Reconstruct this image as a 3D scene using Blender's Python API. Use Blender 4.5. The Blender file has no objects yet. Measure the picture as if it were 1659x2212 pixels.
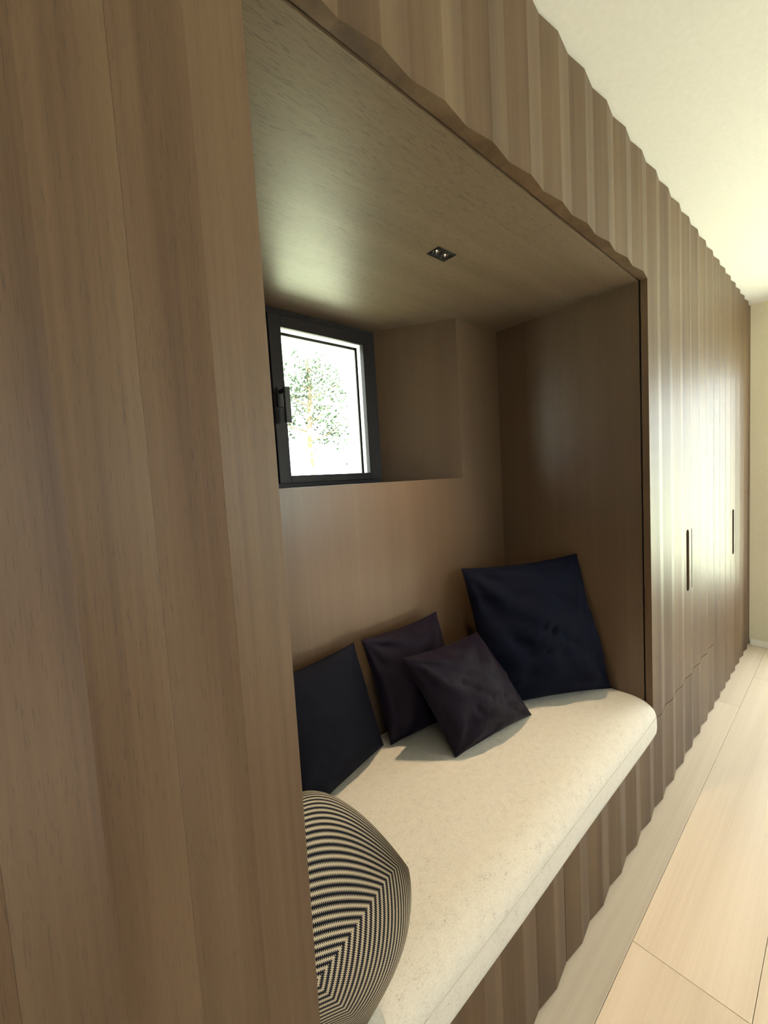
import bpy, bmesh, math, random
from mathutils import Vector, Matrix, noise

random.seed(7)
scene = bpy.context.scene
C = scene.collection

# ------------------------------------------------------------------ dimensions (metres)
H = 2.5            # ceiling height
T = 2.086          # niche ceiling
XL, XR = 0.271, 1.822   # niche opening left / right
XI = 0.092         # inner left lining of the niche
DB = 0.658         # depth of the niche back panel
SILL = 1.3925
XEND = 4.071       # end wall
P = 0.1559         # fold pitch of the panelling
PN = (XR - XL) / 10
A = 0.0102         # fold depth
TH = 0.034         # panel thickness
GAP = 0.0025
ZB, ZT = 0.012, 2.493

# ------------------------------------------------------------------ camera
cam_d = bpy.data.cameras.new('camera')
cam = bpy.data.objects.new('camera', cam_d); C.objects.link(cam)
scene.camera = cam
r_ = Vector((0.74624923, -0.66303817, -0.05909713))
u_ = Vector((0.09215747, 0.01498173, 0.99563173))
f_ = Vector((0.65925646, 0.74843566, -0.07228403))
m = Matrix((r_, u_, -f_)).transposed().to_4x4()
m.translation = (0.0, -0.51083, 1.39485)
cam.matrix_world = m
cam_d.sensor_fit = 'HORIZONTAL'; cam_d.sensor_width = 36.0
cam_d.lens = 36.0 * 900.71 / 1659
cam_d.clip_start = 0.02; cam_d.clip_end = 300

# ------------------------------------------------------------------ world, sun, window light, exposure
scene.view_settings.view_transform = 'Standard'
scene.view_settings.look = 'None'
scene.view_settings.exposure = 0.0
scene.view_settings.gamma = 1.0
scene.view_settings.use_curve_mapping = False
w = bpy.data.worlds.new('sky'); scene.world = w; w.use_nodes = True
bg = w.node_tree.nodes['Background']
bg.inputs[0].default_value = (0.93, 1.0, 0.97, 1); bg.inputs[1].default_value = 9.0

def light(name, kind, loc, energy, color, rot=None, **k):
    d = bpy.data.lights.new(name, kind); o = bpy.data.objects.new(name, d); C.objects.link(o)
    o.location = loc; d.energy = energy; d.color = color
    if rot is not None: o.rotation_euler = rot
    for a, b in k.items(): setattr(d, a, b)
    return o
def aim(o, v): o.rotation_euler = Vector(v).to_track_quat('-Z', 'Y').to_euler()
sun = light('sun', 'SUN', (0, -5, 12), 95.0, (1.0, 0.95, 0.85), angle=0.01)
aim(sun, (0.15, 0.62, -0.77))
# daylight through the glazed door in the end wall and the window behind the viewer
day_end = light('daylight_end_window', 'AREA', (4.05, -1.10, 1.25), 22.0, (0.86, 1.0, 0.97), shape='RECTANGLE', size=1.55, size_y=1.65)
aim(day_end, (-1, 0, 0))
for lx, lw_, en in ((-1.0, 1.2, 4.0), (2.7, 1.6, 11.0)):
    dn_ = light('daylight_garden_window', 'AREA', (lx, -3.37, 1.4), en, (0.60, 0.80, 1.0), shape='RECTANGLE', size=lw_, size_y=1.1)
    aim(dn_, (0, 1, 0))
WARM = (1.0, 0.75, 0.48)

# ------------------------------------------------------------------ materials
def mat(name):
    M = bpy.data.materials.new(name); M.use_nodes = True
    nt = M.node_tree; b = nt.nodes['Principled BSDF']
    return M, nt, b
def N(nt, t, **k):
    n = nt.nodes.new(t)
    for a, v in k.items(): setattr(n, a, v)
    return n
def math_n(nt, op, a, b=None, c=None):
    n = N(nt, 'ShaderNodeMath', operation=op)
    for i, v in enumerate((a, b, c)):
        if v is None: continue
        if isinstance(v, (int, float)): n.inputs[i].default_value = v
        else: nt.links.new(v, n.inputs[i])
    return n.outputs[0]

def plain(name, col, rough=0.5, metal=0.0, bump=0.0, scale=200, spec=0.5, emis=None):
    M, nt, b = mat(name)
    b.inputs['Base Color'].default_value = (*col, 1); b.inputs['Roughness'].default_value = rough
    b.inputs['Metallic'].default_value = metal; b.inputs['Specular IOR Level'].default_value = spec
    tc = N(nt, 'ShaderNodeTexCoord'); nz = N(nt, 'ShaderNodeTexNoise'); nz.inputs['Scale'].default_value = scale
    nt.links.new(tc.outputs['Object'], nz.inputs['Vector'])
    mx = N(nt, 'ShaderNodeMix', data_type='RGBA'); mx.inputs[6].default_value = (*[c * 0.93 for c in col], 1); mx.inputs[7].default_value = (*[min(1, c * 1.05) for c in col], 1)
    nt.links.new(nz.outputs[0], mx.inputs[0]); nt.links.new(mx.outputs[2], b.inputs['Base Color'])
    if bump:
        bp = N(nt, 'ShaderNodeBump'); bp.inputs['Strength'].default_value = bump; bp.inputs['Distance'].default_value = 0.001
        nt.links.new(nz.outputs[0], bp.inputs['Height']); nt.links.new(bp.outputs[0], b.inputs['Normal'])
    if emis:
        b.inputs['Emission Color'].default_value = (*emis[0], 1); b.inputs['Emission Strength'].default_value = emis[1]
    return M

def wood(name, base, dark, light_, axis='Z', rough=0.42, pore=0.5, spec=0.5, streak=1.0, rnd=0.12, ps=(38, 900), pt=0.66):
    """stained oak veneer: long streaks and short pores along one axis"""
    M, nt, b = mat(name)
    tc = N(nt, 'ShaderNodeTexCoord'); oi = N(nt, 'ShaderNodeObjectInfo')
    off = N(nt, 'ShaderNodeVectorMath', operation='SCALE'); off.inputs[3].default_value = 13.7
    cx = N(nt, 'ShaderNodeCombineXYZ')
    for i in range(3): nt.links.new(oi.outputs['Random'], cx.inputs[i])
    nt.links.new(cx.outputs[0], off.inputs[0])
    ad = N(nt, 'ShaderNodeVectorMath', operation='ADD')
    nt.links.new(tc.outputs['Object'], ad.inputs[0]); nt.links.new(off.outputs[0], ad.inputs[1])
    def layer(long, across, detail, rough_=0.5, dist=0.0):
        mp = N(nt, 'ShaderNodeMapping')
        s = [across] * 3; s['XYZ'.index(axis)] = long
        mp.inputs['Scale'].default_value = s
        nt.links.new(ad.outputs[0], mp.inputs[0])
        nz = N(nt, 'ShaderNodeTexNoise'); nz.inputs['Scale'].default_value = 1.0; nz.inputs['Detail'].default_value = detail
        nz.inputs['Roughness'].default_value = rough_; nz.inputs['Distortion'].default_value = dist
        nt.links.new(mp.outputs[0], nz.inputs['Vector'])
        return nz.outputs[0]
    broad = layer(0.5, 14, 2, 0.5, 0.3)
    fine = layer(1.6, 130, 4, 0.6)
    pores = layer(ps[0], ps[1], 1, 0.4)
    r1 = N(nt, 'ShaderNodeValToRGB')
    r1.color_ramp.elements[0].position = 0.32; r1.color_ramp.elements[0].color = (*dark, 1)
    r1.color_ramp.elements[1].position = 0.68; r1.color_ramp.elements[1].color = (*light_, 1)
    e = r1.color_ramp.elements.new(0.5); e.color = (*base, 1)
    mixf = math_n(nt, 'ADD', math_n(nt, 'MULTIPLY', broad, 0.8 * streak), math_n(nt, 'MULTIPLY', fine, 0.3))
    mixf = math_n(nt, 'ADD', mixf, 0.5 - 0.5 * (0.8 * streak + 0.3))
    nt.links.new(mixf, r1.inputs[0])
    pm = math_n(nt, 'MULTIPLY', math_n(nt, 'GREATER_THAN', pores, pt), pore)
    hs = N(nt, 'ShaderNodeHueSaturation')
    val = math_n(nt, 'ADD', 1.0 - rnd / 2, math_n(nt, 'MULTIPLY', oi.outputs['Random'], rnd))
    nt.links.new(math_n(nt, 'MULTIPLY', val, math_n(nt, 'SUBTRACT', 1.0, math_n(nt, 'MULTIPLY', pm, 0.5))), hs.inputs['Value'])
    nt.links.new(r1.outputs[0], hs.inputs['Color']); nt.links.new(hs.outputs[0], b.inputs['Base Color'])
    bp = N(nt, 'ShaderNodeBump'); bp.inputs['Strength'].default_value = 0.35; bp.inputs['Distance'].default_value = 0.0006
    nt.links.new(math_n(nt, 'SUBTRACT', math_n(nt, 'MULTIPLY', fine, 0.25), pm), bp.inputs['Height'])
    nt.links.new(bp.outputs[0], b.inputs['Normal'])
    b.inputs['Roughness'].default_value = rough; b.inputs['Specular IOR Level'].default_value = spec
    return M

OAK = ((0.090, 0.052, 0.026), (0.054, 0.028, 0.013), (0.120, 0.076, 0.041))
W_PANEL = wood('stained_oak_vertical', *OAK, axis='Z', rough=0.46, spec=0.38, rnd=0.07)
W_LINE = wood('stained_oak_lining', (0.092, 0.058, 0.033), (0.076, 0.046, 0.025), (0.108, 0.070, 0.041), axis='Z', rough=0.34, spec=0.55, streak=0.5, rnd=0.02)
W_TOP = wood('stained_oak_lengthwise', (0.140, 0.102, 0.068), (0.108, 0.077, 0.050), (0.172, 0.128, 0.088), axis='X', pore=0.75, streak=0.5, rnd=0.02, ps=(42, 620), pt=0.63)
W_FLOOR = wood('pale_oak_floor', (0.63, 0.515, 0.40), (0.56, 0.45, 0.34), (0.68, 0.565, 0.45), axis='X', rough=0.45, pore=0.12, streak=0.7, rnd=0.06)
CARCASS = plain('dark_carcass', (0.018, 0.013, 0.010), 0.7)
BLACK = plain('black_metal', (0.008, 0.008, 0.008), 0.45)
PAINT = plain('warm_white_wall_paint', (0.62, 0.57, 0.43), 0.75, scale=60)
CEILP = plain('white_ceiling_paint', (0.61, 0.605, 0.59), 0.8, scale=60)
PAINT2 = plain('ambient_cutting_wall_tone', (0.16, 0.14, 0.12), 0.8, scale=60)  # unseen right and left walls, darkened to cut ambient light and deepen fold contrast
SKIRT = plain('white_skirting', (0.78, 0.76, 0.68), 0.5)
ALU = plain('anthracite_aluminium', (0.011, 0.009, 0.010), 0.4, spec=0.2)
ALU2 = plain('black_gasket', (0.006, 0.006, 0.007), 0.6)
CHROME = plain('bright_reflector', (0.75, 0.72, 0.66), 0.12, metal=1.0)
RENDERM = plain('outside_render', (0.7, 0.7, 0.68), 0.9)
BARK = plain('bark', (0.16, 0.11, 0.07), 0.9, bump=0.5, scale=40)
LEAFM = plain('leaf_green', (0.022, 0.052, 0.020), 0.8)
GROUNDM = plain('garden_ground', (0.42, 0.48, 0.33), 0.95, scale=3)
THREAD = plain('seam_thread', (0.52, 0.48, 0.41), 0.9)

def glass():
    M, nt, b = mat('window_glass')
    out = nt.nodes['Material Output']
    tr = N(nt, 'ShaderNodeBsdfTransparent'); gl = N(nt, 'ShaderNodeBsdfGlossy'); gl.inputs['Roughness'].default_value = 0.0
    mx = N(nt, 'ShaderNodeMixShader'); mx.inputs[0].default_value = 0.06
    nt.links.new(tr.outputs[0], mx.inputs[1]); nt.links.new(gl.outputs[0], mx.inputs[2]); nt.links.new(mx.outputs[0], out.inputs[0])
    return M
GLASS = glass()

def felt():
    M, nt, b = mat('wool_felt')
    tc = N(nt, 'ShaderNodeTexCoord')
    def nz(s, d, ro=0.6):
        n = N(nt, 'ShaderNodeTexNoise'); n.inputs['Scale'].default_value = s; n.inputs['Detail'].default_value = d; n.inputs['Roughness'].default_value = ro
        nt.links.new(tc.outputs['Object'], n.inputs['Vector']); return n.outputs[0]
    r = N(nt, 'ShaderNodeValToRGB'); e = r.color_ramp.elements
    e[0].position = 0.33; e[0].color = (0.30, 0.275, 0.235, 1); e[1].position = 0.60; e[1].color = (0.60, 0.57, 0.50, 1)
    v = e.new(0.42); v.color = (0.53, 0.50, 0.44, 1)
    a = math_n(nt, 'ADD', math_n(nt, 'MULTIPLY', nz(260, 4, 0.7), 0.7), math_n(nt, 'MULTIPLY', nz(45, 3), 0.3))
    nt.links.new(a, r.inputs[0]); nt.links.new(r.outputs[0], b.inputs['Base Color'])
    bp = N(nt, 'ShaderNodeBump'); bp.inputs['Strength'].default_value = 0.5; bp.inputs['Distance'].default_value = 0.001
    nt.links.new(nz(500, 3), bp.inputs['Height']); nt.links.new(bp.outputs[0], b.inputs['Normal'])
    b.inputs['Roughness'].default_value = 0.95; b.inputs['Specular IOR Level'].default_value = 0.15
    b.inputs['Sheen Weight'].default_value = 0.25
    return M
FELT = felt()

def cloth(name, col, sheen=0.25, rough=0.75):
    M, nt, b = mat(name)
    tc = N(nt, 'ShaderNodeTexCoord')
    wv = N(nt, 'ShaderNodeTexNoise'); wv.inputs['Scale'].default_value = 700; wv.inputs['Detail'].default_value = 2
    nt.links.new(tc.outputs['Object'], wv.inputs['Vector'])
    mx = N(nt, 'ShaderNodeMix', data_type='RGBA'); mx.inputs[6].default_value = (*[c * 0.75 for c in col], 1); mx.inputs[7].default_value = (*[c * 1.25 for c in col], 1)
    nt.links.new(wv.outputs[0], mx.inputs[0]); nt.links.new(mx.outputs[2], b.inputs['Base Color'])
    bp = N(nt, 'ShaderNodeBump'); bp.inputs['Strength'].default_value = 0.3; bp.inputs['Distance'].default_value = 0.0006
    nt.links.new(wv.outputs[0], bp.inputs['Height']); nt.links.new(bp.outputs[0], b.inputs['Normal'])
    b.inputs['Roughness'].default_value = rough; b.inputs['Specular IOR Level'].default_value = 0.08
    b.inputs['Sheen Weight'].default_value = sheen; b.inputs['Sheen Tint'].default_value = (0.5, 0.45, 0.6, 1)
    return M

def knit():
    """black and cream knitted rings following the edges of the cushion, toothed like stitches"""
    M, nt, b = mat('striped_knit')
    uv = N(nt, 'ShaderNodeUVMap'); uv.uv_map = 'uv'
    sp = N(nt, 'ShaderNodeSeparateXYZ'); nt.links.new(uv.outputs[0], sp.inputs[0])
    au = math_n(nt, 'ABSOLUTE', math_n(nt, 'MULTIPLY_ADD', sp.outputs[0], 2.0, -1.0))
    av = math_n(nt, 'ABSOLUTE', math_n(nt, 'MULTIPLY_ADD', sp.outputs[1], 2.0, -1.0))
    t = math_n(nt, 'MAXIMUM', au, av)
    gu = math_n(nt, 'GREATER_THAN', au, av)
    s = math_n(nt, 'ADD', math_n(nt, 'MULTIPLY', gu, sp.outputs[1]), math_n(nt, 'MULTIPLY', math_n(nt, 'SUBTRACT', 1.0, gu), sp.outputs[0]))
    saw = math_n(nt, 'FRACT', math_n(nt, 'MULTIPLY', s, 171.0))
    ph = math_n(nt, 'ADD', math_n(nt, 'MULTIPLY', t, 27.473), math_n(nt, 'MULTIPLY', saw, 0.34))
    fr = math_n(nt, 'FRACT', ph)
    st = math_n(nt, 'GREATER_THAN', fr, 0.56)
    mx = N(nt, 'ShaderNodeMix', data_type='RGBA'); mx.inputs[6].default_value = (0.012, 0.012, 0.018, 1); mx.inputs[7].default_value = (0.54, 0.46, 0.33, 1)
    nt.links.new(st, mx.inputs[0]); nt.links.new(mx.outputs[2], b.inputs['Base Color'])
    h = math_n(nt, 'ADD', math_n(nt, 'SINE', math_n(nt, 'MULTIPLY', fr, 6.283)), math_n(nt, 'MULTIPLY', saw, 0.8))
    bp = N(nt, 'ShaderNodeBump'); bp.inputs['Strength'].default_value = 0.5; bp.inputs['Distance'].default_value = 0.001
    nt.links.new(h, bp.inputs['Height']); nt.links.new(bp.outputs[0], b.inputs['Normal'])
    b.inputs['Roughness'].default_value = 0.9; b.inputs['Specular IOR Level'].default_value = 0.15
    return M

# ------------------------------------------------------------------ helpers
def obj(name, me, mt=None, parent=None, loc=None, rotz=None):
    o = bpy.data.objects.new(name, me); C.objects.link(o)
    if mt is not None and not me.materials: me.materials.append(mt)
    if loc is not None: o.location = loc
    if rotz is not None: o.rotation_euler = (0, 0, rotz)
    if parent is not None: o.parent = parent
    return o
def me_from(name, verts, faces, smooth=False):
    me = bpy.data.meshes.new(name); me.from_pydata([tuple(v) for v in verts], [], faces); me.update()
    if smooth:
        for p in me.polygons: p.use_smooth = True
    return me
def boxes(name, lst):
    vs, fs = [], []
    for (x0, x1, y0, y1, z0, z1) in lst:
        k = len(vs)
        vs += [(x, y, z) for z in (z0, z1) for (x, y) in ((x0, y0), (x1, y0), (x1, y1), (x0, y1))]
        fs += [(k+3, k+2, k+1, k), (k+4, k+5, k+6, k+7)] + [(k+i, k+(i+1) % 4, k+4+(i+1) % 4, k+4+i) for i in range(4)]
    return me_from(name, vs, fs)
def prism(name, poly, z0, z1):
    n = len(poly)
    vs = [(x, y, z0) for x, y in poly] + [(x, y, z1) for x, y in poly]
    fs = [tuple(range(n))[::-1], tuple(range(n, 2 * n))] + [(i, (i+1) % n, n+(i+1) % n, n+i) for i in range(n)]
    return me_from(name, vs, fs)
def bevelled(me, wd, seg=2):
    bm = bmesh.new(); bm.from_mesh(me)
    bmesh.ops.bevel(bm, geom=bm.edges[:], offset=wd, segments=seg, profile=0.5, affect='EDGES')
    bm.to_mesh(me); bm.free(); return me
def thing(name, label, cat, loc=(0, 0, 0), group=None):
    o = bpy.data.objects.new(name, None); C.objects.link(o); o.location = loc
    o.empty_display_size = 0.1
    o['label'] = label; o['category'] = cat
    if group: o['group'] = group
    return o
def tag(o, label, cat, group=None):
    o['label'] = label; o['category'] = cat
    if group: o['group'] = group
    return o
def struct(o): o['kind'] = 'structure'; return o
def tube(name, pts, rad, closed=False, seg=8):
    vs, fs = [], []; n = len(pts); pts = [Vector(p) for p in pts]; up0 = None
    for i, p in enumerate(pts):
        a = pts[(i-1) % n] if (closed or i > 0) else p; c = pts[(i+1) % n] if (closed or i < n-1) else p
        t = (c - a).normalized()
        if up0 is None: up0 = t.orthogonal().normalized()
        up0 = (up0 - t * up0.dot(t)).normalized(); sd = t.cross(up0)
        for k in range(seg):
            an = 2 * math.pi * k / seg; vs.append(p + (up0 * math.cos(an) + sd * math.sin(an)) * rad)
    for i in range(n if closed else n-1):
        j = (i+1) % n
        for k in range(seg): fs.append((i*seg+k, i*seg+(k+1) % seg, j*seg+(k+1) % seg, j*seg+k))
    if not closed: fs += [tuple(range(seg))[::-1], tuple(range((n-1)*seg, n*seg))]
    return me_from(name, vs, fs, True)
def cut(me, cutter):
    """boolean difference of two meshes, evaluated once; no helper object stays in the scene"""
    a = bpy.data.objects.new('tmp_a', me); b_ = bpy.data.objects.new('tmp_b', cutter)
    C.objects.link(a); C.objects.link(b_)
    md = a.modifiers.new('b', 'BOOLEAN'); md.object = b_; md.operation = 'DIFFERENCE'; md.solver = 'EXACT'
    bpy.context.view_layer.update()
    dg = bpy.context.evaluated_depsgraph_get()
    out = bpy.data.meshes.new_from_object(a.evaluated_get(dg))
    bpy.data.objects.remove(a); bpy.data.objects.remove(b_)
    return out

# ------------------------------------------------------------------ the room shell
Y0 = -3.4; X0 = -2.4
FB = 0.267
flo = struct(obj('floor', boxes('floor', [(X0, XEND, Y0, 1.2, -0.12, -0.012)]), plain('subfloor', (0.25, 0.18, 0.12), 0.9)))
brow = 0
y = 0.173
rng = random.Random(3)
joints = {0: 2.97 - 2.2, 1: 1.245}
while y > Y0:
    ya = max(y - FB, Y0); off = joints.get(brow, rng.uniform(0, 2.2))
    xs = sorted({X0, XEND} | {off + 2.2 * k for k in range(-4, 5) if X0 + .02 < off + 2.2 * k < XEND - .02})
    for xa, xb in zip(xs, xs[1:]):
        g = 0.0006
        bd = boxes('floorboard', [(0, xb - xa - 2*g, 0, y - ya - 2*g, -0.012, 0)])
        obj('floorboard', bevelled(bd, 0.0006, 1), W_FLOOR, flo, (xa + g, ya + g, 0))
    y = ya; brow += 1
ceil = struct(obj('ceiling', boxes('ceiling', [(X0, XEND, Y0, 1.2, H, H + 0.25)]), CEILP))
# end wall with a glazed opening (outside the frame, to the right)
EW = (-1.9, -0.30, 0.40, 2.10)
struct(obj('wall_end', boxes('wall_end', [(XEND, XEND+.25, EW[1], 1.2, 0, H), (XEND, XEND+.25, Y0, EW[0], 0, H), (XEND, XEND+.25, EW[0], EW[1], EW[3], H), (XEND, XEND+.25, EW[0], EW[1], 0, EW[2])]), PAINT))
ZW0, ZW1 = .9, 2.1
WX = ((-1.65, -.35), (1.85, 3.55))
struct(obj('wall_right', boxes('wall_right', [(X0-.2, WX[0][0], Y0-.2, Y0, 0, H), (WX[0][1], WX[1][0], Y0-.2, Y0, 0, H), (WX[1][1], XEND+.25, Y0-.2, Y0, 0, H)] + [(a, b, Y0-.2, Y0, z0, z1) for a, b in WX for z0, z1 in ((0, ZW0), (ZW1, H))]), PAINT2))
struct(obj('wall_left', boxes('wall_left', [(X0-.2, X0, Y0, 1.2, 0, H)]), PAINT2))
struct(obj('baseboard_end', bevelled(boxes('baseboard_end', [(XEND-.014, XEND, Y0+.002, -0.0005, 0.0005, 0.045)]), 0.002, 1), SKIRT))
# exterior wall behind the joinery, with the window hole
struct(obj('wall_back', boxes('wall_back', [
    (X0, 0.50, .70, 1.0, 0, H), (1.54, XEND, .70, 1.0, 0, H), (0.50, 1.54, .70, 1.0, 0, 1.355), (0.50, 1.54, .70, 1.0, 2.13, H),
    (X0, 0.765, 1.0, 1.16, 0, H), (1.272, XEND, 1.0, 1.16, 0, H), (.765, 1.272, 1.0, 1.16, 0, 1.42), (.765, 1.272, 1.0, 1.16, 2.05, H)]), RENDERM))

def simple_window(name, plane_x, ya, yb, za, zb, mt):
    o = struct(obj(name, boxes(name, [(plane_x-.03, plane_x+.03, ya, ya+.06, za, zb), (plane_x-.03, plane_x+.03, yb-.06, yb, za, zb), (plane_x-.03, plane_x+.03, ya+.06, yb-.06, za, za+.06), (plane_x-.03, plane_x+.03, ya+.06, yb-.06, zb-.06, zb)]), mt))
    obj('pane', boxes('pane', [(plane_x-.004, plane_x+.004, ya+.06, yb-.06, za+.06, zb-.06)]), GLASS, o)
    return o
simple_window('window_2', XEND+.12, EW[0], EW[1], EW[2], EW[3], ALU)
for wi, (a, b) in enumerate(WX):
    o = struct(obj('window_%d' % (wi+3), boxes('window', [(a, a+.06, Y0-.15, Y0-.09, ZW0, ZW1), (b-.06, b, Y0-.15, Y0-.09, ZW0, ZW1), (a+.06, b-.06, Y0-.15, Y0-.09, ZW0, ZW0+.06), (a+.06, b-.06, Y0-.15, Y0-.09, ZW1-.06, ZW1)]), ALU))
    obj('pane', boxes('pane', [(a+.06, b-.06, Y0-.125, Y0-.117, ZW0+.06, ZW1-.06)]), GLASS, o)

# ------------------------------------------------------------------ folded panelling
_cache = {}
def slat_mesh(p, z0, z1, part='full', slot=None, key=None):
    k = (round(p, 5), round(z0, 4), round(z1, 4), part, slot)
    if k in _cache: return _cache[k]
    e = 0.0001
    if part == 'full': poly = [(e, A), (p/2, 0), (p-e, A), (p-e, TH), (e, TH)]
    elif part == 'rise': poly = [(e, A), (p/2-.0008, 0), (p/2-.0008, TH), (e, TH)]
    else: poly = [(p/2+.0008, 0), (p-e, A), (p-e, TH), (p/2+.0008, TH)]
    me = prism('slat', poly, z0, z1)
    if slot:
        xa, xb, za, zb = slot; r = (xb - xa) / 2; cx = (xa + xb) / 2; pl = []
        for i in range(13): a = math.pi * i / 12; pl.append((cx + r*math.cos(a), zb - r + r*math.sin(a)))
        for i in range(13): a = math.pi + math.pi * i / 12; pl.append((cx + r*math.cos(a), za + r + r*math.sin(a)))
        n = len(pl)
        cv = [(x, -0.02, z) for x, z in pl] + [(x, 0.06, z) for x, z in pl]
        cf = [tuple(range(n)), tuple(range(n, 2*n))[::-1]] + [(i, n+i, n+(i+1) % n, (i+1) % n) for i in range(n)]
        me = cut(me, me_from('cutter', cv, cf))
    me.name = 'slat'; me.materials.clear(); me.materials.append(W_PANEL)
    _cache[k] = me; return me
def slats(parent, x0, n, p, z0, z1):
    for i in range(n): obj('slat', slat_mesh(p, z0, z1), W_PANEL, parent, (x0 + i*p, 0, 0))
def sub(name, parent, loc=(0, 0, 0)):
    o = bpy.data.objects.new(name, None); C.objects.link(o); o.parent = parent; o.location = loc; o.empty_display_size = .05; return o

# left: narrow fixed panel beside the niche, then wardrobe doors
lw = thing('wardrobe', 'folded oak wardrobe front nearest the viewer, left of the niche', 'wardrobe')
XD = XL - P
obj('body', boxes('body', [(XD - 10*P, XI-.021, TH+.003, 0.62, 0, ZT)]), CARCASS, lw)
obj('backing_board', boxes('backing_board', [(XI-.019, XI+.02, TH+.0002, TH+.003, .5, ZT)]), CARCASS, lw)
fp = sub('side_panel', lw); obj('slat', slat_mesh(P, ZB, ZT), W_PANEL, fp, (XL - P, 0, 0))
for d in range(2):
    dr = sub('door', lw); slats(dr, XD - (d+1)*5*P, 5, P, ZB, ZT)

# above the niche
hp = thing('header_panel', 'folded oak panel above the seating niche, up to the ceiling', 'panel')
obj('backing_board', boxes('backing_board', [(XL, XR, TH+.004, TH+.03, T+.03, ZT), (XL, XR, TH+.0005, TH+.004, T+.012, T+.03)]), CARCASS, hp)
slats(hp, XL, 10, PN, T, ZT)

# right: two tall wardrobes with slot handles
SLOT_A = (P/2-.051, P/2-.021, .797, 1.089); SLOT_B = (P/2+.021, P/2+.051, .797, 1.089)
def wardrobe(x0, label, drawer):
    w_ = thing('wardrobe', label, 'wardrobe', group=None)
    zb = .3835 if drawer else ZB
    obj('body', boxes('body', [(x0+.012, x0+7*P-.002, TH+.003, 0.62, 0, ZT)]), CARCASS, w_)
    dl = sub('door', w_); slats(dl, x0, 3, P, zb, ZT)
    obj('slat', slat_mesh(P, zb, ZT, 'rise', SLOT_A), W_PANEL, dl, (x0+3*P, 0, 0))
    d2 = sub('door', w_)
    obj('slat', slat_mesh(P, zb, ZT, 'fall', SLOT_B), W_PANEL, d2, (x0+3*P, 0, 0))
    slats(d2, x0+4*P, 3, P, zb, ZT)
    for dd, s in ((dl, SLOT_A), (d2, SLOT_B)):
        obj('handle_recess', boxes('handle_recess', [(s[0]-.002, s[1]+.002, TH+.0003, TH+.0028, s[2]-.002, s[3]+.002)]), BLACK, dd, (x0+3*P, 0, 0))
    if drawer:
        df = sub('drawer', w_); slats(df, x0, 7, P, ZB, .3805)
    return w_
wardrobe(XR, 'tall folded oak wardrobe right beside the niche, with a low drawer', True)
wardrobe(XR + 7*P + GAP, 'tall folded oak wardrobe farthest away, next to the end wall', False)
xf = XR + 14*P + 2*GAP
fl = obj('filler_panel', prism('filler_panel', [(xf, A), (XEND-.001, A-.004), (XEND-.001, .05), (xf, .05)], ZB, ZT), W_PANEL)
tag(fl, 'narrow oak filler strip between far wardrobe and end wall', 'panel')

# ------------------------------------------------------------------ niche lining
nc = thing('niche_lining', 'smooth dark oak lining of the seating niche around the window', 'niche')
YF = TH + .0065
LX, LY, LW, LD = 1.058, .350, .082, .050      # downlight
l0, l1, l2, l3 = LX-LW/2, LX+LW/2, LY-LD/2, LY+LD/2
obj('top_panel', boxes('top_panel', [(XI, l0, YF, .985, T, T+.02), (l1, XR, YF, .985, T, T+.02), (l0, l1, YF, l2, T, T+.02), (l0, l1, l3, .985, T, T+.02)]), W_TOP, nc)
obj('side_panel', boxes('side_panel', [(XR, XR+.010, YF, DB, .20, T+.02)]), W_LINE, nc)
obj('side_panel', boxes('side_panel', [(XI-.02, XI, YF, DB, .20, T+.02)]), W_LINE, nc)
RL, RR, WL, WR = 0.527, 1.510, 0.737, 1.300
obj('back_panel', boxes('back_panel', [(XI, RL, DB, DB+.02, .2, T), (RR, XR, DB, DB+.02, .2, T), (RL, RR, DB, DB+.02, .2, SILL)]), W_LINE, nc)
for xa, xb, s in ((RR, WR, 1), (RL, WL, -1)):
    obj('reveal_panel', prism('reveal_panel', [(xa, DB), (xb, .975), (xb+.02*s, .98), (xa+.02*s, DB+.021)], SILL, T), W_LINE, nc)
obj('window_sill', prism('window_sill', [(RL, DB+.0005), (RR, DB+.0005), (WR, .975), (WL, .975)], SILL-.018, SILL), W_TOP, nc)

# ------------------------------------------------------------------ the window
wn = struct(obj('window_1', boxes('window_1', [(WL, WL+.034, .965, 1.03, SILL, 2.078), (WR-.034, WR, .965, 1.03, SILL, 2.078), (WL+.034, WR-.034, .965, 1.03, SILL, SILL+.024), (WL+.034, WR-.034, .965, 1.03, 2.046, 2.078)]), ALU))
GX0, GX1, GZ0, GZ1 = .818, 1.220, 1.440, 2.006
sa = (WL+.030, WR-.030, SILL+.018, 2.052)
obj('window_sash', bevelled(boxes('window_sash', [(sa[0], GX0, .950, .9649, sa[2], sa[3]), (GX1, sa[1], .950, .9649, sa[2], sa[3]), (GX0, GX1, .950, .9649, sa[2], GZ0), (GX0, GX1, .950, .9649, GZ1, sa[3])]), .0012, 1), ALU, wn)
g = .011
obj('pane', boxes('pane', [(GX0-.03, GX1+.03, 0.990, 0.994, GZ0-.02, GZ1+.03)]), GLASS, wn)
sp = (GX0-.02, GX1+.0, GZ0-.02, GZ1-.002)
obj('glass_spacer', boxes('glass_spacer', [(sp[0], sp[0]+g, .995, 1.001, sp[2], sp[3]), (sp[1]-g, sp[1], .995, 1.001, sp[2], sp[3]), (sp[0]+g, sp[1]-g, .995, 1.001, sp[2], sp[2]+g), (sp[0]+g, sp[1]-g, .995, 1.001, sp[3]-g, sp[3])]), ALU2, wn)
hd = obj('window_handle', bevelled(boxes('window_handle', [(.779, .804, .942, .9499, 1.70, 1.775)]), .002, 1), BLACK, wn)
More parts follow.
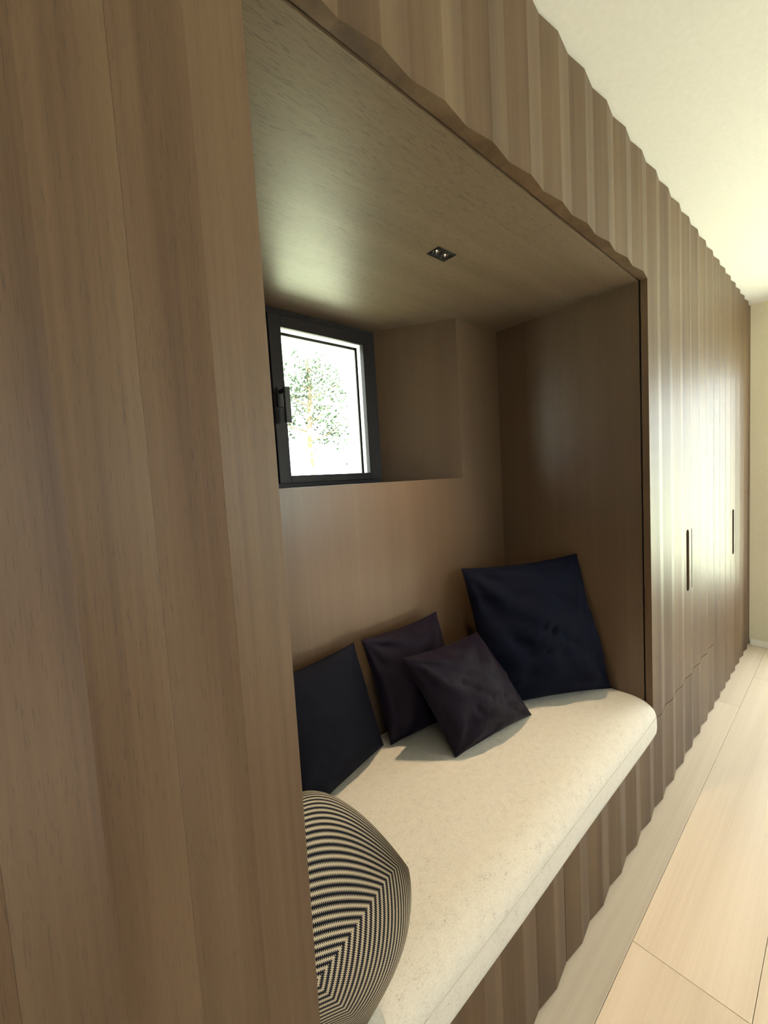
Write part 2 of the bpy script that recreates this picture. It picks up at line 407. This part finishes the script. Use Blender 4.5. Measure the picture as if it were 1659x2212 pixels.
obj('lever', bevelled(boxes('lever', [(.785, .800, .895, .942, 1.748, 1.766), (.782, .806, .892, .906, 1.635, 1.768)]), .002, 1), BLACK, hd)

# ------------------------------------------------------------------ downlight in the niche ceiling
dn = thing('downlight', 'small black twin downlight recessed in the niche ceiling', 'lamp', (LX, LY, T))
pl = boxes('trim_plate', [(-LW/2+.0005, LW/2-.0005, -LD/2+.0005, LD/2-.0005, -.0015, .0195)])
for sx in (-1, 1):
    bm = bmesh.new(); bmesh.ops.create_cone(bm, cap_ends=True, segments=28, radius1=.0165, radius2=.010, depth=.03, matrix=Matrix.Translation((sx*.0195, 0, .0105)))
    cm = bpy.data.meshes.new('c'); bm.to_mesh(cm); bm.free(); pl = cut(pl, cm)
pl.name = 'trim_plate'; obj('trim_plate', pl, BLACK, dn)
LENS = plain('lamp_lens', (0.8, 0.75, 0.65), 0.15, emis=((1, .75, .45), 0.6))
for sx in (-1, 1):
    vs, fs = [], []; prof = [(.0160, -.0012), (.0155, .002), (.0135, .008), (.0095, .014)]
    for r, z in prof: vs += [(sx*.0195 + r*math.cos(2*math.pi*i/28), r*math.sin(2*math.pi*i/28), z) for i in range(28)]
    for j in range(3):
        for i in range(28): fs.append((j*28+i, j*28+(i+1) % 28, (j+1)*28+(i+1) % 28, (j+1)*28+i))
    obj('reflector', me_from('reflector', vs, fs, True), CHROME, dn)
    bm = bmesh.new(); bmesh.ops.create_uvsphere(bm, u_segments=16, v_segments=8, radius=.009, matrix=Matrix.Translation((sx*.0195, 0, .0125)) @ Matrix.Diagonal((1, 1, .45, 1)))
    lm = bpy.data.meshes.new('lens'); bm.to_mesh(lm); bm.free(); obj('lens', lm, LENS, dn)
    s = light('downlight_beam', 'SPOT', (LX + sx*.0195, LY, T - .004), 36.0, WARM, (0, 0, 0), spot_size=math.radians(84), spot_blend=0.9, shadow_soft_size=.008)

# ------------------------------------------------------------------ the bench
bn = thing('bench', 'built-in oak bench base with folded doors under the seat cushion', 'bench')
obj('body', boxes('body', [(XI+.002, XR-.002, TH+.003, DB-.002, 0, .334)]), CARCASS, bn)
for k in range(2):
    d = sub('door', bn)
    x0 = XL + k*5*PN
    for i in range(5):
        o = obj('slat', slat_mesh(PN, ZB, .331), W_PANEL, d, (x0 + i*PN, 0, 0))
        if k == 0: o.location.x -= .0022

# seat cushion: section in the y-z plane, front edge softly rounded
def seat():
    zb, zt, yf, yb = .336, .466, -.006, DB-.006
    prof = [(yb, zb), (.02, zb), (.004, zb+.001), (yf, zb+.006), (yf-.003, .365), (yf-.002, .395), (yf, .408)]
    for i in range(1, 11):
        a = i / 10 * math.pi / 2; prof.append((yf + .095*(1 - math.cos(a)), .408 + (zt-.408)*math.sin(a)))
    prof += [(.2, zt+.002), (.4, zt+.002), (yb-.03, zt), (yb-.008, zt-.008), (yb, zt-.03)]
    xa, xb = XI+.003, XR-.001; xs = [xa, xa+.004, xa+.015, xa+.06, xa+.12, XL+.002, XL+.0025] + [XL + .03 + (xb-XL-.08)*i/40 for i in range(41)] + [xb-.015, xb-.004, xb]
    cy, cz = .3, .40; vs, fs = [], []; n = len(prof)
    for k, x in enumerate(xs):
        e = min(k, len(xs)-1-k); ins = {0: .010, 1: .004, 2: .001}.get(e, 0)
        for (yy, zz) in prof:
            dy, dz = yy - cy, zz - cz; s = 1 - ins / max(.05, math.hypot(dy, dz))
            zz2 = cz + dz*s; yy2 = cy + dy*s
            wob = noise.noise((x*3, yy*3, 1.7)) * .002
            if x < XL + .0022: yy2 = max(yy2, .048 + (.6-yy2)*.001)   # cut back behind the side panel
            vs.append((x, yy2 + (wob if yy < .1 else 0), zz2 + (wob if zz > .45 else 0)))
    for k in range(len(xs)-1):
        for i in range(n):
            fs.append((k*n+i, (k+1)*n+i, (k+1)*n+(i+1) % n, k*n+(i+1) % n))
    fs += [tuple(range(n)), tuple(range((len(xs)-1)*n, len(xs)*n))[::-1]]
    me = me_from('seat_cushion', vs, fs, True)
    bm = bmesh.new(); bm.from_mesh(me); bmesh.ops.recalc_face_normals(bm, faces=bm.faces[:]); bm.to_mesh(me); bm.free()
    return me
sc = tag(obj('seat_cushion', seat(), FELT), 'long cream wool felt seat cushion lying on the bench', 'cushion')
sx = [XL+.006 + (XR-XL-.02)*i/60 for i in range(61)]
obj('seam', tube('seam', [(x, -.0062 + noise.noise((x*3, 0, 1.7))*.002, .409) for x in sx], .0014, seg=6), THREAD, sc)

# ------------------------------------------------------------------ scatter cushions
def pillow_mesh(name, c, thick, e=0.5, pin=0.06, n=44, wr=0.006, seed=0, sag=0.0):
    """c: four corners TL, TR, BR, BL seen from the front; a two-sided plump cushion"""
    TL, TR, BR, BL = [Vector(v) for v in c]
    nrm = ((TR - BL).cross(TL - BR)).normalized()
    ctr = (TL + TR + BR + BL) / 4
    if nrm.dot(Vector((0, -.51, 1.39)) - ctr) < 0: nrm = -nrm
    def mid(u, v):
        uu = u * (1 - pin*(1 - v*v)*abs(u)**3); vv = v * (1 - pin*(1 - u*u)*abs(v)**3)
        a, b_ = (uu+1)/2, (vv+1)/2
        return (BL*(1-a) + BR*a)*(1-b_) + (TL*(1-a) + TR*a)*b_
    vs, fs, uvs = [], [], []; idx = {}
    for side in (1, -1):
        for j in range(n+1):
            for i in range(n+1):
                edge = i in (0, n) or j in (0, n)
                if side == -1 and edge: idx[(side, i, j)] = idx[(1, i, j)]; continue
                u = math.sin((2*i/n - 1)*math.pi/2*.96)/math.sin(math.pi/2*.96); v = math.sin((2*j/n - 1)*math.pi/2*.96)/math.sin(math.pi/2*.96)
                q = max(0.0, (1-u*u)*(1-v*v)); h = thick/2 * q**e
                p = mid(u, v)
                if not edge:
                    fold = noise.noise((u*2.2+seed, v*2.2, seed*1.3)) * wr * 1.2
                    for cu, cv in ((-1, 1), (1, 1), (1, -1), (-1, -1)):
                        du, dv = u-cu, v-cv; r = math.hypot(du, dv); ang = math.atan2(dv, du)
                        fold += math.sin(ang*9 + seed*3 + cu*2 + cv) * wr * math.exp(-((r-.55)/.35)**2) * .8
                    # creases gathered along the edges
                    du = 1-abs(u); dv = 1-abs(v)
                    fold += noise.noise((v*9+seed, seed, 2)) * wr * math.exp(-du*5) + noise.noise((u*9, seed, 5)) * wr * math.exp(-dv*5)
                    cr = noise.noise((u*1.5 + v*2.6 + seed, (u - v)*.8, seed))
                    fold -= wr * 1.4 * math.exp(-(cr/.045)**2) * q
                    h = max(.0008, h + fold * min(1, q*6))
                p = p + nrm*h*side
                idx[(side, i, j)] = len(vs); vs.append(p); uvs.append(((u+1)/2, (v+1)/2))
    for side in (1, -1):
        for j in range(n):
            for i in range(n):
                f = [idx[(side, i, j)], idx[(side, i+1, j)], idx[(side, i+1, j+1)], idx[(side, i, j+1)]]
                fs.append(tuple(f if side == 1 else f[::-1]))
    me = me_from(name, vs, fs, True)
    ul = me.uv_layers.new(name='uv')
    for lp in me.loops: ul.data[lp.index].uv = uvs[lp.vertex_index]
    bm = bmesh.new(); bm.from_mesh(me); bmesh.ops.recalc_face_normals(bm, faces=bm.faces[:]); bm.to_mesh(me); bm.free()
    ring = [(i, 0) for i in range(n)] + [(n, j) for j in range(n)] + [(n-i, n) for i in range(n)] + [(0, n-j) for j in range(n)]
    return me, [vs[idx[(1, i, j)]] for i, j in ring]
def pillow(label, c, thick, mt, seam_mt=None, **k):
    me, ring = pillow_mesh('scatter_cushion', c, thick, **k)
    o = obj('scatter_cushion', me, mt); tag(o, label, 'cushion', None)
    obj('piping', tube('piping', ring, .0013, True, 6), seam_mt or mt, o)
    return o
NAVY = cloth('navy_cloth', (0.0035, 0.004, 0.008), 0.0)
NAVYB = cloth('blue_navy_cloth', (0.0018, 0.0032, 0.010), 0.0)
NAVYP = cloth('plum_navy_cloth', (0.006, 0.004, 0.009), 0.04, 0.55)
pillow('big dark navy cushion leaning in the right corner of the niche',
       [(1.400, .600, 1.005), (1.795, .285, 1.035), (1.812, .163, .468), (1.335, .440, .472)], .25, NAVYB, wr=.016, seed=1.3, pin=.05)
pillow('small navy cushion tilted in front of the big corner cushion',
       [(.905, .465, .815), (1.287, .450, .795), (1.405, .300, .472), (1.015, .355, .470)], .16, NAVYP, wr=.009, seed=4.1, pin=.05)
pillow('small navy cushion upright against the back, behind the tilted one',
       [(.845, .605, .858), (1.225, .600, .862), (1.25, .500, .470), (.912, .560, .470)], .13, NAVYP, wr=.009, seed=7.7, pin=.05)
pillow('small near-black cushion farthest left, against the back of the niche',
       [(.455, .600, .840), (.818, .615, .855), (.893, .580, .470), (.500, .490, .470)], .12, NAVY, wr=.003, seed=2.2, pin=.04)
# striped knitted cushion standing at the left end: a very plump square with rounded corners
def knit_cushion():
    a, b_, c_ = 2.9607, 2.8659, -1.5759
    R3 = Matrix.Rotation(a, 3, 'Z') @ Matrix.Rotation(b_, 3, 'Y') @ Matrix.Rotation(c_, 3, 'X')
    ct = Vector((0.3012, 0.1559, 0.6291)); k = 0.3634/2; T2 = 0.2526/2; n = 72
    vs, fs, uvs, idx = [], [], [], {}
    for side in (1, -1):
        for j in range(n+1):
            for i in range(n+1):
                ed = i in (0, n) or j in (0, n)
                if side == -1 and ed: idx[(side, i, j)] = idx[(1, i, j)]; continue
                u, v = math.sin(math.pi/2*(2*i/n-1)), math.sin(math.pi/2*(2*j/n-1))
                x = k*u*math.sqrt(1 - v*v/2) - .0096*v*v; y = k*v*math.sqrt(1 - u*u/2) - .0094*u*u; md = .1087*u*u + .0287*v*v + .0241*u*v
                h = T2*max(0, (1-u*u)*(1-v*v))**.689
                idx[(side, i, j)] = len(vs); y += .048*max(0, v)**2
                vs.append(ct + R3 @ Vector((x, y, h*side + md))); uvs.append((i/n, j/n))
    for side in (1, -1):
        for j in range(n):
            for i in range(n):
                f = [idx[(side, i, j)], idx[(side, i+1, j)], idx[(side, i+1, j+1)], idx[(side, i, j+1)]]
                fs.append(tuple(f if side == 1 else f[::-1]))
    me = me_from('scatter_cushion', vs, fs, True)
    ul = me.uv_layers.new(name='uv')
    for lp in me.loops: ul.data[lp.index].uv = uvs[lp.vertex_index]
    o = obj('scatter_cushion', me, knit())
    tag(o, 'black and cream striped knitted cushion at the near left end', 'cushion')
knit_cushion()

# ------------------------------------------------------------------ outside: ground and a tree beyond the niche window
gd = struct(obj('ground', boxes('ground', [(-30, 40, 1.17, 60, -.25, -.15), (XEND+.26, 40, -30, 1.17, -.25, -.15), (X0-.2, XEND+.26, -30, Y0-.21, -.25, -.15)]), GROUNDM))
def tree(loc, h, seed, label):
    r = random.Random(seed); t = thing('garden_tree', label, 'tree', loc)
    tr = [(0, 0, -.1), (.04, .02, h*.3), (-.03, .03, h*.6), (.05, 0, h*.85), (.02, 0, h)]
    obj('trunk', tube('trunk', tr, .045), BARK, t)
    vs, fs = [], []
    ends = []
    for b in range(9):
        z = h*(.60 + .04*b); a = b*2.4; ln = r.uniform(.35, .75)*(1 - b*.05)
        e = Vector((math.cos(a)*ln, math.sin(a)*ln, z + ln*.45)); ends.append(e)
        obj('branch', tube('branch', [(0, 0, z), tuple(Vector((e.x*.5, e.y*.5, z+.1))), tuple(e)], .014, seg=6), BARK, t)
    for e in ends:
        for q in range(300):
            c_ = e + Vector((r.gauss(0, .20), r.gauss(0, .20), r.gauss(0, .20)))
            s = r.uniform(.04, .07); d1 = Vector((r.uniform(-1, 1), r.uniform(-1, 1), r.uniform(-1, 1))).normalized(); d2 = d1.orthogonal().normalized()
            k = len(vs); vs += [c_ - d1*s, c_ + d2*s*.45 + Vector((0, 0, .006)), c_ + d1*s, c_ - d2*s*.45]; fs.append((k, k+1, k+2, k+3))
    lf = obj('foliage', me_from('foliage', vs, fs), LEAFM, t); lf['kind'] = 'stuff'
    return t
tree((4.35, 6.4, -.15), 4.0, 5, 'slender leafy green tree seen through the niche window')
